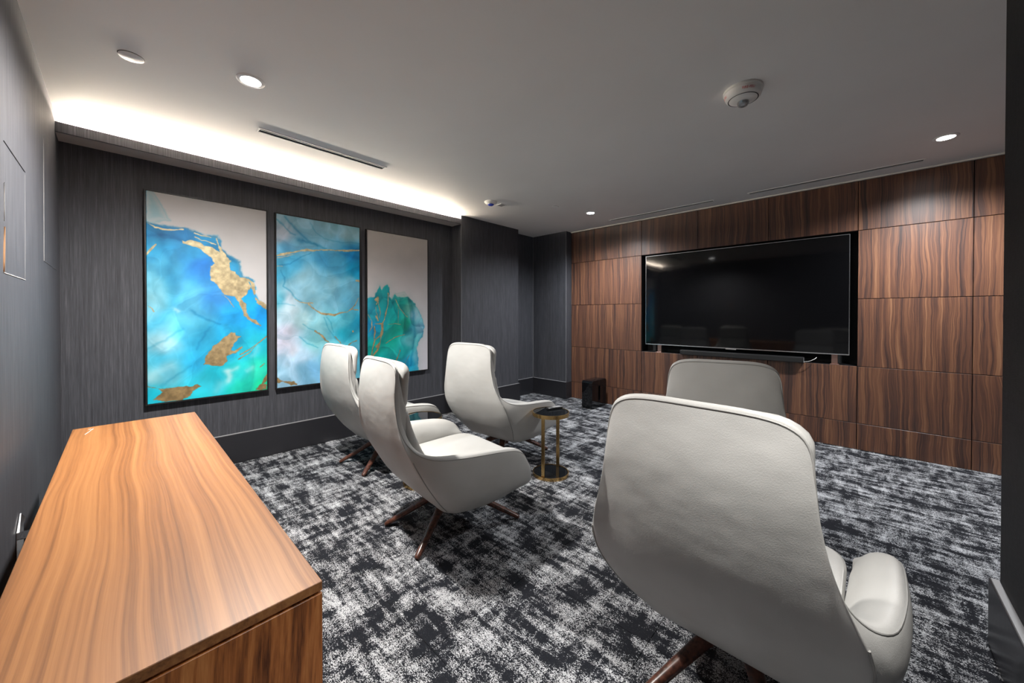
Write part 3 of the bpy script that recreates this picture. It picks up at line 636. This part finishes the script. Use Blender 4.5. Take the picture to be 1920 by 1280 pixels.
def seg_dist(u, v, pts):
    d = np.full(u.shape, 9.0)
    for (x0, y0), (x1, y1) in zip(pts[:-1], pts[1:]):
        ax, ay, bx, by = x0, y0 * ASP, x1, y1 * ASP
        dx, dy = bx - ax, by - ay
        tt = np.clip(((u - ax) * dx + (v * ASP - ay) * dy) / (dx * dx + dy * dy + 1e-9), 0, 1)
        d = np.minimum(d, np.hypot(u - ax - tt * dx, v * ASP - ay - tt * dy))
    return d
def poly_sd(u, v, pts):
    ins = np.zeros(u.shape, bool)
    n = len(pts)
    for i in range(n):
        (x0, y0), (x1, y1) = pts[i], pts[(i + 1) % n]
        c = ((y0 > v) != (y1 > v))
        with np.errstate(divide='ignore', invalid='ignore'):
            ins ^= c & (u < (x1 - x0) * (v - y0) / ((y1 - y0) if abs(y1 - y0) > 1e-9 else 1e-9) + x0)
    d = seg_dist(u, v, pts + [pts[0]])
    return np.where(ins, -d, d)
def smooth(e0, e1, x):
    t_ = np.clip((x - e0) / (e1 - e0), 0, 1)
    return t_ * t_ * (3 - 2 * t_)
def lin(c):
    c = np.asarray(c, float) / 255.0
    return np.where(c <= 0.04045, c / 12.92, ((c + 0.055) / 1.055) ** 2.4)
def paint(D, u, v, seed, grey0, grey1):
    wu = u + 0.07 * fbm(u, v, seed, 4)
    wv = v + 0.035 * fbm(u, v, seed + 5, 4)
    num = np.zeros(u.shape + (3,)); den = np.zeros(u.shape)
    for (a, b, r, g, bl) in D['ctrl']:
        w = 1.0 / ((wu - a) ** 2 + ((wv - b) * ASP) ** 2 + 0.0025) ** 1.8
        num += w[..., None] * np.array([r, g, bl]); den += w
    col = num / den[..., None]
    # flowing pigment: directional streaks
    st = fbm(np.clip(wu * 0.9 + wv * 0.25, 0, 2), np.clip(wv - wu * 0.25 + 0.4, 0, 2) * 0.7, seed + 31, 7)
    cells = np.abs(fbm(wu, wv, seed + 50, 5))
    col = col * (1 + 0.20 * st[..., None]) + (cells[..., None] - 0.2) * np.array([22, 18, 12])
    # stacked translucent ink layers: each has one crisp edge and a fading one
    for (fq, nl, amp, sd_) in ((1.2, 4.6, 0.11, 90), (1.7, 3.6, 0.06, 97)):
        f = fbm(np.clip(wu * 0.8 + 0.3 * wv, 0, 2), np.clip(wv * 0.7 - 0.12 * wu + 0.15, 0, 2), seed + sd_, fq, octv=3) * nl
        saw = f - np.floor(f)
        saw = np.where(saw > 0.93, (1 - saw) / 0.07, saw / 0.93)
        col = col * (1 + amp * D.get('layer', 1.0) * (saw[..., None] - 0.5) * np.array([1.6, 1.0, 0.8]))
        line = np.exp(-((saw - 0.98) / 0.05) ** 2) * 0.04
        col = col * (1 - line[..., None] * np.array([1.6, 0.9, 0.6]))
    for pts, w, k in D['dark']:
        d = seg_dist(u + 0.02 * fbm(u, v, seed + 7, 14), v + 0.01 * fbm(u, v, seed + 8, 14), pts)
        m = k * np.exp(-(d / w) ** 2)
        col = col * (1 - m[..., None]) + m[..., None] * (col * np.array([0.25, 0.72, 0.82]))
    for pts, w, k in D['white']:
        d = seg_dist(u + 0.03 * fbm(u, v, seed + 9, 9), v + 0.015 * fbm(u, v, seed + 10, 9), pts)
        m = k * np.exp(-(d / w) ** 2)
        col = col * (1 - m[..., None]) + m[..., None] * np.array([205, 232, 236])
    gcol = np.array(grey0) * v[..., None] + np.array(grey1) * (1 - v[..., None])
    gcol = gcol * (1 + 0.05 * fbm(u, v, seed + 70, 3)[..., None])
    jit = 0.018 * fbm(u, v, seed + 12, 22)
    if D.get('gray'):
        sd = poly_sd(u, v, D['gray']) + jit
        m = smooth(0.022, -0.02, sd)[..., None]
        col = col * (1 - m) + gcol * m
        rim = np.exp(-((sd - 0.004) / 0.006) ** 2)[..., None] * 0.45
        col = col * (1 - rim) + rim * np.array([35, 110, 150])
    if D.get('mass'):
        sd = poly_sd(u, v, D['mass']) + jit
        m = smooth(0.010, -0.012, sd)[..., None]
        halo = np.exp(-np.maximum(sd, 0) / 0.05)[..., None] * 0.25
        g2 = gcol * (1 - halo) + halo * np.array([130, 170, 170])
        col = g2 * (1 - m) + col * m
    for pts, c, k in D['wash']:
        sd = poly_sd(u, v, pts) + jit
        m = (smooth(0.02, -0.06, sd) * 0.8 + np.exp(-(sd / 0.008) ** 2) * 0.5)[..., None] * k
        col = col * (1 - m) + m * np.array(c)
    gold = np.zeros(u.shape)
    rough = 0.012 * fbm(u, v, seed + 20, 34, octv=3) + 0.016 * fbm(u, v, seed + 21, 12)
    for pts in D['gold']:
        gold = np.maximum(gold, smooth(0.004, -0.004, poly_sd(u, v, pts) + rough))
    for pts, w in D['gl']:
        wv_ = w * 0.5 * (1 + 1.5 * fbm(u, v, seed + 25, 10))
        gold = np.maximum(gold, smooth(0.004, -0.003, seg_dist(u + rough * 0.4, v + rough * 0.3, pts) - wv_))
    edge = np.clip(1 - np.abs(gold - 0.25) * 4, 0, 1)[..., None] * 0.4
    col = col * (1 - edge) + edge * col * 0.6
    gtex = fbm(u, v, seed + 40, 30)
    gc = (np.array([214, 203, 168]) * v[..., None] + np.array([152, 127, 88]) * (1 - v[..., None])) * (1 + 0.26 * gtex[..., None])
    col = col * (1 - gold[..., None]) + gc * gold[..., None]
    return np.clip(col, 0, 255), gold

t = NT('canvas_print')
att = t.n('ShaderNodeAttribute', attribute_name='print_colour')
gat = t.n('ShaderNodeAttribute', attribute_name='gold_leaf')
t.l(att.outputs['Color'], t.b.inputs['Base Color'])
t.l(t.math('MULTIPLY', gat.outputs['Fac'], 0.35), t.b.inputs['Metallic'])
t.set(Roughness=0.55, Specular_IOR_Level=0.3)
wv = t.noise(t.mapped((1, 900, 900)), 1, 1)
t.bump(wv, 0.05, 0.001)
M['canvas'] = t.m

def painting(name, label, D, y0, y1, z0, z1, seed, grey0, grey1):
    p = thing(name, label, 'painting', (XA, (y0 + y1) / 2, z0), 0, 'abstract paintings on the dark wall')
    w, h = y1 - y0, z1 - z0
    # floating frame: four black mitred rails
    fw, fd = 0.009, 0.042
    for nm, d in (('frame_rail', (0.0, fd, -w / 2, -w / 2 + fw, 0, h)), ('frame_rail', (0.0, fd, w / 2 - fw, w / 2, 0, h)),
                  ('frame_rail', (0.0, fd, -w / 2 + fw, w / 2 - fw, 0, fw)), ('frame_rail', (0.0, fd, -w / 2 + fw, w / 2 - fw, h - fw, h))):
        box_obj(nm, d, M['frame_black'], p, bev=0.0008)
    nu, nv = 230, 470
    uu, vv = np.meshgrid(np.linspace(0, 1, nu), np.linspace(0, 1, nv))
    col, gold = paint(D, uu, vv, seed, grey0, grey1)
    cw, ch = w - 2 * fw - 0.004, h - 2 * fw - 0.004
    X = np.full(uu.shape, 0.040)
    Y = -cw / 2 + uu * cw
    Zz = fw + 0.002 + vv * ch
    verts = np.stack([X, Y, Zz], -1).reshape(-1, 3)
    idx = np.arange(nu * nv).reshape(nv, nu)
    f = np.stack([idx[:-1, :-1], idx[:-1, 1:], idx[1:, 1:], idx[1:, :-1]], -1).reshape(-1, 4)
    # canvas sides down to the wall
    ring = np.concatenate([idx[0, :], idx[1:, -1], idx[-1, -2::-1], idx[-2:0:-1, 0]])
    back = verts[ring].copy(); back[:, 0] = 0.004
    nb = len(verts)
    k = np.arange(len(ring)); k2 = (k + 1) % len(ring)
    side = np.stack([ring[k], nb + k, nb + k2, ring[k2]], -1)
    verts = np.concatenate([verts, back]); f = np.concatenate([f, side])
    me = bpy.data.meshes.new('canvas')
    me.vertices.add(len(verts)); me.vertices.foreach_set('co', verts.ravel())
    me.loops.add(f.size); me.loops.foreach_set('vertex_index', f.ravel().astype(np.int32))
    me.polygons.add(len(f)); me.polygons.foreach_set('loop_start', np.arange(0, f.size, 4, dtype=np.int32))
    me.update(calc_edges=True)
    c = np.ones((len(verts), 4)); c[:nu * nv, :3] = np.clip(lin(col.reshape(-1, 3)) * 0.86, 0, 0.92); c[nu * nv:, :3] = c[ring, :3]
    a = me.attributes.new('print_colour', 'FLOAT_COLOR', 'POINT'); a.data.foreach_set('color', c.ravel())
    g = np.zeros(len(verts)); g[:nu * nv] = gold.ravel()
    a = me.attributes.new('gold_leaf', 'FLOAT', 'POINT'); a.data.foreach_set('value', g)
    me.validate()
    new_obj('canvas', me, M['canvas'], p)
    return p
PAINT['3']['layer'] = 2.0
painting('painting', 'tall blue abstract painting with gold leaf and grey corner, leftmost of three', PAINT['1'], 0.120, 0.921, 0.608, 2.259, 3, (200, 198, 197), (215, 214, 220))
painting('painting', 'pale blue abstract painting with one gold line, middle of three', PAINT['2'], 0.981, 1.783, 0.608, 2.256, 11, (190, 190, 195), (205, 206, 220))
painting('painting', 'grey painting with green and teal plume, nearest the column', PAINT['3'], 1.850, 2.646, 0.610, 2.252, 23, (192, 187, 184), (208, 206, 216))

# ------------------------------------------------------------------ credenza
ZCR = 0.72
cr = thing('credenza', 'orange-brown walnut credenza standing along the dark left wall', 'sideboard', (0, 0, 0))
CX0, CX1, CY0, CY1 = -2.90, -0.85, -0.175, 0.297
box_obj('top_panel', (CX0, CX1, CY0, CY1, ZCR - 0.020, ZCR), M['walnut_top'], cr, bev=0.0012)
box_obj('reveal', (CX0 + 0.006, CX1 - 0.006, CY0 + 0.006, CY1 - 0.006, ZCR - 0.026, ZCR - 0.020), M['walnut_side'], cr)
box_obj('end_panel', (CX1 - 0.020, CX1, CY0, CY1, 0.06, ZCR - 0.026), M['walnut_side'], cr, bev=0.001)
box_obj('end_panel', (CX0, CX0 + 0.020, CY0, CY1, 0.06, ZCR - 0.026), M['walnut_side'], cr, bev=0.001)
box_obj('back_panel', (CX0 + 0.02, CX1 - 0.02, CY0, CY0 + 0.012, 0.06, ZCR - 0.026), M['walnut_side'], cr)
box_obj('bottom_panel', (CX0 + 0.02, CX1 - 0.02, CY0 + 0.012, CY1 - 0.022, 0.06, 0.08), M['walnut_side'], cr)
dw = (CX1 - CX0 - 0.04) / 4
for k in range(4):
    dr = box_obj('door', (CX0 + 0.02 + k * dw + 0.0015, CX0 + 0.02 + (k + 1) * dw - 0.0015, CY1 - 0.020, CY1 - 0.001, 0.062, ZCR - 0.028), M['walnut_side'], cr, bev=0.001)
box_obj('plinth', (CX0 + 0.05, CX1 - 0.05, CY0 + 0.03, CY1 - 0.06, 0.0, 0.06), M['black_plastic'], cr)
tube_obj('scratch', [(-2.73, -0.128, ZCR + 0.0004), (-2.77, -0.118, ZCR + 0.0004), (-2.815, -0.110, ZCR + 0.0004), (-2.84, -0.104, ZCR + 0.0004), (-2.846, -0.112, ZCR + 0.0004), (-2.835, -0.120, ZCR + 0.0004)], 0.0016, M['plaster'], cr, 6)

# metal bracket fixed to the wall behind it
bk = thing('wall_bracket', 'small shiny metal bracket on the wall behind the credenza', 'bracket', (-2.46, YB, 0.30))
box_obj('plate', (-0.075, 0.075, 0.0, 0.003, 0.0, 0.15), M['steel'], bk, bev=0.001)
bm = bmesh.new()
vs = [bm.verts.new(c) for c in ((-0.075, 0.003, 0.15), (0.075, 0.003, 0.15), (0.0, 0.003, 0.20), (-0.075, 0.010, 0.15), (0.075, 0.010, 0.15), (0.0, 0.006, 0.20))]
for f in ((0, 1, 2), (3, 5, 4), (0, 3, 4, 1), (1, 4, 5, 2), (2, 5, 3, 0)):
    bm.faces.new([vs[i] for i in f])
bm_obj('hook', bm, M['steel'], bk)
box_obj('arm', (-0.06, 0.02, 0.003, 0.045, 0.10, 0.104), M['steel'], bk, bev=0.001)

# ------------------------------------------------------------------ television, sound bar, subwoofer
TX0, TX1, TZ0, TZ1 = -2.118, -0.067, 0.905, 2.098
tv = thing('television', 'very large flat black television set into the wood wall niche', 'television', ((TX0 + TX1) / 2, YT + 0.02, NZ0 + 0.001))
hw = (TX1 - TX0) / 2; zb, zt = TZ0 - NZ0 - 0.001, TZ1 - NZ0 - 0.001
box_obj('body', (-hw + 0.006, hw - 0.006, 0.006, 0.05, zb + 0.006, zt - 0.006), M['black_plastic'], tv, bev=0.004)
box_obj('screen', (-hw + 0.006, hw - 0.006, 0.0, 0.006, zb + 0.008, zt - 0.006), M['screen'], tv)
bm = bmesh.new()
e = 0.007
add_box(bm, -hw, -hw + e, -0.003, 0.03, zb, zt, 0.001); add_box(bm, hw - e, hw, -0.003, 0.03, zb, zt, 0.001)
add_box(bm, -hw + e, hw - e, -0.003, 0.03, zb, zb + e + 0.003, 0.001); add_box(bm, -hw + e, hw - e, -0.003, 0.03, zt - e, zt, 0.001)
bez = bm_obj('bezel', bm, M['steel'], tv)
box_obj('badge', (-0.055, 0.055, -0.006, -0.002, zb - 0.009, zb + 0.003), M['steel'], bez, bev=0.001)
for x in (-1.935, -0.178):
    c = x - (TX0 + TX1) / 2
    bm = bmesh.new()
    add_box(bm, c - 0.025, c + 0.025, 0.015, 0.035, 0.006, zb + 0.01, 0.002)
    add_box(bm, c - 0.035, c + 0.035, -0.02, 0.13, 0.0, 0.006, 0.002)
    bm_obj('foot', bm, M['copper_metal'], tv)

sb = thing('sound_bar', 'long black sound bar on the niche ledge below the television', 'speaker', (-1.03, YT - 0.012, NZ0 + 0.001))
bm = bmesh.new()
add_box(bm, -0.615, 0.615, -0.045, 0.025, 0.0, 0.058, 0.008, 2)
sbb = bm_obj('body', bm, M['black_plastic'], sb, smooth=40)
box_obj('grille', (-0.600, 0.600, -0.047, -0.044, 0.006, 0.050), M['black_matte'], sbb, bev=0.001)
box_obj('end_cap', (0.614, 0.619, -0.044, 0.024, 0.004, 0.054), M['steel'], sbb, bev=0.001)
cbl = [(0.55, -0.03, 0.004), (0.60, -0.035, 0.008), (0.66, -0.035, 0.022), (0.70, -0.02, 0.045), (0.715, 0.01, 0.06)]
tube_obj('cable', catmull(cbl, 5), 0.0025, M['white_plastic'], sb, 6)

sw = thing('subwoofer', 'glossy black subwoofer box with vertical slot standing by the wood wall', 'speaker', (-2.745, 4.62, 0))
# rounded square in the Y-Z plane with a slot through it, extruded along X
def rrect(cy, cz, hy, hz, r, n=8):
    out = []
    for (sx, sz, a0) in ((1, 1, 0), (-1, 1, 90), (-1, -1, 180), (1, -1, 270)):
        for k in range(n + 1):
            a = R(a0 + 90 * k / n)
            out.append((cy + sx * (hy - r) + r * math.cos(a), cz + sz * (hz - r) + r * math.sin(a)))
    return out
bm = bmesh.new()
outer = rrect(0, 0.1975, 0.195, 0.1925, 0.035); inner = rrect(0.0, 0.20, 0.022, 0.105, 0.018)
def ringv(pts, x): return [bm.verts.new((x, y, z)) for y, z in pts]
HX = 0.082
n = len(outer)
o0, o0b, o1b, o1 = ringv([(y * 0.985, 0.1975 + (z - 0.1975) * 0.985) for y, z in outer], -HX), ringv(outer, -HX + 0.006), ringv(outer, HX - 0.006), ringv([(y * 0.985, 0.1975 + (z - 0.1975) * 0.985) for y, z in outer], HX)
i0, i1 = ringv(inner, -HX), ringv(inner, HX)
for A, B in ((o0, o0b), (o0b, o1b), (o1b, o1), (o1, i1), (i1, i0), (i0, o0)):
    for k in range(n):
        bm.faces.new((A[k], A[(k + 1) % n], B[(k + 1) % n], B[k]))
bm_obj('cabinet', bm, M['black_gloss'], sw, smooth=30)
box_obj('slot_baffle', (-0.010, 0.010, -0.020, 0.020, 0.10, 0.30), M['black_matte'], sw)
box_obj('base', (-0.075, 0.075, -0.16, 0.16, 0.0, 0.006), M['black_plastic'], sw)

# ------------------------------------------------------------------ side tables
def side_table(label, x, y, rz):
    t_ = thing('side_table', label, 'side table', (x, y, 0), rz, 'brass side tables')
    H, RT = 0.515, 0.150
    def rim(nm, r, z0, z1):
        lathe_obj(nm, [(r - 0.006, z0), (r, z0), (r, z1), (r - 0.006, z1), (r - 0.006, z0)], M['brass'], t_, 64)
    rim('top_rim', RT, H - 0.030, H)
    lathe_obj('top_glass', [(0, H - 0.012), (RT - 0.006, H - 0.012), (RT - 0.006, H - 0.003), (0, H - 0.003)], M['black_glass'], t_, 64)
    lathe_obj('top_plate', [(0, H - 0.024), (RT - 0.006, H - 0.024), (RT - 0.006, H - 0.012), (0, H - 0.012)], M['black_plastic'], t_, 64)
    rim('base_rim', 0.146, 0.0, 0.024)
    lathe_obj('base_glass', [(0, 0.0), (0.140, 0.0), (0.140, 0.020), (0, 0.020)], M['black_glass'], t_, 64)
    for s in (-1, 1):
        box_obj('post', (s * 0.130 - 0.005, s * 0.130 + 0.005, -0.014, 0.014, 0.020, H - 0.022), M['brass'], t_, bev=0.001)
    return t_
side_table('round black glass side table with brass rim beside the remote and middle chair', -1.832, 2.404, R(100))
side_table('round black glass side table with brass rim between the two left chairs', -2.47, 1.60, R(60))
rm = thing('remote_control', 'slim black remote control lying on the round side table', 'remote', (-1.865, 2.50, 0.512), R(-18))
rmb = box_obj('body', (-0.019, 0.019, -0.075, 0.075, 0.0, 0.016), M['black_plastic'], rm, bev=0.004, seg=2)
box_obj('button_pad', (-0.012, 0.012, -0.02, 0.055, 0.016, 0.0175), M['grey_plastic'], rmb, bev=0.0005)

# ------------------------------------------------------------------ lounge chairs
# stations from the middle of the back round to the front of the right arm: bottom, three outer points, rim
ST = [
 ((0.00,-.20,.215),(0.00,-.345,.37),(0.00,-.455,.60),(0.000,-.498,.86),(0.000,-.470,1.054)),
 ((0.13,-.20,.215),(0.15,-.342,.37),(0.155,-.452,.60),(0.150,-.496,.86),(0.145,-.470,1.052)),
 ((0.19,-.20,.215),(0.222,-.337,.37),(0.225,-.446,.60),(0.222,-.491,.86),(0.216,-.470,1.034)),
 ((0.22,-.195,.213),(0.264,-.328,.37),(0.270,-.436,.58),(0.258,-.485,.83),(0.247,-.473,0.992)),
 ((0.24,-.185,.210),(0.294,-.314,.36),(0.304,-.422,.55),(0.277,-.479,.76),(0.257,-.480,0.900)),
 ((0.258,-.17,.208),(0.316,-.294,.345),(0.331,-.404,.515),(0.300,-.469,.69),(0.268,-.479,0.800)),
 ((0.272,-.15,.206),(0.334,-.269,.33),(0.350,-.376,.475),(0.325,-.450,.625),(0.287,-.465,0.720)),
 ((0.285,-.12,.205),(0.348,-.239,.315),(0.370,-.336,.44),(0.348,-.415,.565),(0.310,-.438,0.655)),
 ((0.295,-.08,.205),(0.360,-.19,.30),(0.387,-.276,.41),(0.380,-.358,.525),(0.350,-.390,0.603)),
 ((0.305,-.02,.205),(0.372,-.11,.29),(0.402,-.18,.385),(0.408,-.26,.49),(0.388,-.305,0.572)),
 ((0.31,.05,.205),(0.380,.00,.285),(0.413,-.04,.375),(0.424,-.11,.475),(0.410,-.150,0.553)),
 ((0.31,.12,.207),(0.382,.09,.28),(0.417,.08,.365),(0.428,.03,.46),(0.417,.000,0.540)),
 ((0.31,.18,.211),(0.380,.17,.278),(0.414,.175,.355),(0.426,.145,.445),(0.416,.120,0.525)),
 ((0.31,.23,.219),(0.374,.24,.276),(0.406,.25,.345),(0.418,.235,.425),(0.408,.205,0.500)),
 ((0.310,.280,.228),(0.366,.300,.268),(0.394,.312,.325),(0.404,.298,.39),(0.395,.270,0.450)),
 ((0.306,.306,.236),(0.350,.322,.256),(0.374,.333,.285),(0.380,.332,.308),(0.372,.318,0.340)),
]
INW = [(0,1)]*5 + [(-.2,1),(-.45,.9),(-.75,.65),(-.92,.35)] + [(-1,0)]*7
PAD = [.024]*5 + [.030,.045,.068,.092,.110,.122,.124,.120,.108,.092,.070]
def station_profile(i):
    B, M1, M2, M3, Rm = [np.array(p, float) for p in ST[i]]
    d = np.array([INW[i][0], INW[i][1], 0.0]); d /= np.linalg.norm(d)
    pad = PAD[i]
    arm = min(1.0, max(0.0, (i - 5) / 4.0))
    I1 = Rm + d * pad * 0.30 + np.array([0, 0, 0.003 + 0.009 * arm])
    I2 = Rm + d * pad * 0.70 + np.array([0, 0, -0.012 * arm])
    I3 = Rm + d * pad * 1.0 + np.array([0, 0, -0.045 - 0.035 * arm])
    I4 = Rm + d * pad * 1.05
    I4[2] = min(0.30, Rm[2] - 0.06)
    if i <= 8:                                     # behind the cushions the lining stops part-way down the back
        I4[2] = Rm[2] - 0.16 - 0.02 * (8 - i) / 8
        I4[:2] += d[:2] * (0.03 + 0.02 * arm)
    elif i in (9, 10):
        I4[2] = 0.45 if i == 9 else 0.38
    if i >= len(ST) - 2:
        I3[2] = Rm[2] - 0.02; I4[2] = Rm[2] - 0.04
    return np.array([B, M1, M2, M3, Rm, I1, I2, I3, I4])
def build_shell():
    prof = np.array([station_profile(i) for i in range(len(ST))])        # (S, 9, 3)
    full = np.concatenate([prof[:0:-1] * np.array([-1, 1, 1]), prof])    # left arm ... right arm
    dense = catmull(full, 4)
    dense = np.array([catmull(p, 4) for p in dense])
    dense[:, :, :] = dense
    return dense
def shell_mesh(dense):
    S, K, _ = dense.shape
    bm = bmesh.new()
    V = [[bm.verts.new(dense[s, k]) for k in range(K)] for s in range(S)]
    for s in range(S - 1):
        for k in range(K - 1):
            bm.faces.new((V[s][k], V[s + 1][k], V[s + 1][k + 1], V[s][k + 1]))
    bm.faces.new(V[0]); bm.faces.new(list(reversed(V[-1])))
    c = bm.verts.new((0, 0.03, 0.195))
    loop = [V[s][0] for s in range(S)]
    for a, b in zip(loop, loop[1:] + loop[:1]):
        bm.faces.new((a, c, b))
    return bm
def cushion_mesh(rows, seg=40, power=3.2):
    """rows: list of (z, half_width, y_back, y_front, scale); super-ellipse sections stacked along z"""
    bm = bmesh.new()
    rings = []
    for (z, hx, yb, yf) in rows:
        cy, hy = (yb + yf) / 2, (yf - yb) / 2
        ring = []
        for k in range(seg):
            a = 2 * math.pi * k / seg
            ca, sa = math.cos(a), math.sin(a)
            ring.append(bm.verts.new((hx * math.copysign(abs(ca) ** (2 / power), ca), cy + hy * math.copysign(abs(sa) ** (2 / power), sa), z)))
        rings.append(ring)
    for a, b in zip(rings[:-1], rings[1:]):
        for k in range(seg):
            bm.faces.new((a[k], a[(k + 1) % seg], b[(k + 1) % seg], b[k]))
    bm.faces.new(rings[0]); bm.faces.new(list(reversed(rings[-1])))
    return bm
def back_y(z):
    return float(np.interp(z, [.30, .40, .50, .60, .70, .80, .86, .95, 1.0, 1.05], [-.29, -.35, -.395, -.435, -.463, -.480, -.484, -.478, -.472, -.462]))
def slab_rows(z0, z1, hx_f, thick_f, rnd=0.03, n=16):
    rows = []
    for k in range(n + 1):
        f = k / n
        z = z0 + (z1 - z0) * (0.5 - 0.5 * math.cos(math.pi * f))
        e = min(z - z0, z1 - z)
        q = 1.0 if e >= rnd else math.sqrt(max(0.0, 1 - (1 - e / rnd) ** 2))
        hx = hx_f(z) - rnd * 0.8 * (1 - q)
        th = thick_f(z) * (0.45 + 0.55 * q)
        yb = back_y(z) + 0.022
        rows.append((z, hx, yb, yb + th))
    return rows
def make_chair():
    ch = thing('lounge_chair', 'x', 'chair', (0, 0, 0), 0, 'pale leather lounge chairs')
    dense = build_shell()
    sh = bm_obj('shell', shell_mesh(dense), M['leather'], ch, smooth=180)
    rim = dense[:, 16, :]
    tube_obj('rim_piping', rim, 0.0025, M['piping'], sh, 6)
    S = dense.shape[0]; mid = (S - 1) // 2
    for sg in (-1, 1):                                                 # side seams where back and arm panels meet
        out = []
        for j in range(23):
            k = 12.0 - 11.5 * j / 22
            s = mid + sg * (27.0 - 8.0 * j / 22)
            s0, k0 = int(math.floor(s)), int(math.floor(k)); fs, fk = s - s0, k - k0
            p = (dense[s0, k0] * (1 - fs) + dense[s0 + 1, k0] * fs) * (1 - fk) + (dense[s0, k0 + 1] * (1 - fs) + dense[s0 + 1, k0 + 1] * fs) * fk
            p = Vector(p)
            out.append(p + Vector((p.x, p.y * 0.8, 0)).normalized() * 0.0012)
        tube_obj('side_seam', out, 0.0030, M['piping'], sh, 6)
    bm_obj('headrest', cushion_mesh(slab_rows(0.815, 1.054, lambda z: 0.250 - 0.040 * max(0, (z - 0.985) / 0.068) ** 2, lambda z: 0.072, 0.05)), M['leather'], ch, smooth=60)
    bm_obj('back_cushion', cushion_mesh(slab_rows(0.36, 0.822, lambda z: 0.254 + 0.008 * max(0, (0.62 - z) / 0.26), lambda z: 0.074 + 0.07 * max(0, (0.75 - z) / 0.4), 0.04)), M['leather'], ch, smooth=60)
    # seat: stacked sections, deeper at the bottom front
    rows = []
    for k in range(13):
        f = k / 12
        z = 0.235 + 0.195 * f
        e = min(f, 1 - f) / 0.22
        q = 1.0 if e >= 1 else math.sqrt(max(0, 1 - (1 - e) ** 2))
        rows.append((z, 0.235 + 0.045 * f + 0.014 * q, -0.06 - 0.23 * f, 0.285 + 0.040 * q))
    bm = cushion_mesh(rows, 48, 6.0)
    for v in bm.verts:                                                   # pitch: front a little higher
        if v.co.z > 0.3:
            v.co.z += 0.035 * (v.co.y - 0.0)
    bm_obj('seat_cushion', bm, M['leather'], ch, smooth=60)
    # base
    lathe_obj('swivel_hub', [(0, .20), (0.075, .20), (0.078, .19), (0.05, .175), (0.04, .165), (0.04, .105), (0.0, .105)], M['leg'], ch, 32)
    for sx, sy in ((-1, -1), (1, -1), (-1, 1), (1, 1)):
        foot = (sx * 0.212, -0.345, 0.008) if sy < 0 else (sx * 0.262, 0.335, 0.008)
        P = [(foot[0] * 0.05, foot[1] * 0.05, .178), (foot[0] * 0.3, foot[1] * 0.3, .160), (foot[0] * 0.62, foot[1] * 0.62, .092), (foot[0] * 0.95, foot[1] * 0.95, .020), foot]
        pts = catmull(P, 4)
        n_ = len(pts)
        rad = [(0.034 - 0.022 * (i / (n_ - 1)), 0.026 - 0.016 * (i / (n_ - 1))) for i in range(n_)]
        tube_obj('leg', pts, rad, M['leg'], ch, 12)
    return ch
chair = make_chair()
SPOTS = [
 (-1.875, 1.43, -6, 'pale grey leather lounge chair with its splayed brown legs in full view'),
 (-3.12, 1.66, 2, 'pale grey leather lounge chair closest to the paintings, partly hidden by another chair'),
 (-2.42, 2.46, 5, 'pale grey leather lounge chair in the front row beside the table with the remote'),
 (-0.315, 1.53, -1, 'very near pale leather lounge chair cut by the bottom edge, back filling the right'),
 (-0.63, 2.58, 14, 'pale grey leather lounge chair before the television, only its back top showing'),
]
for k, (x, y, a, label) in enumerate(SPOTS):
    c = chair if k == 0 else copy_tree(chair)
    c.location = (x, y, 0)
    c.rotation_euler = (0, 0, R(a))
    c['label'] = label
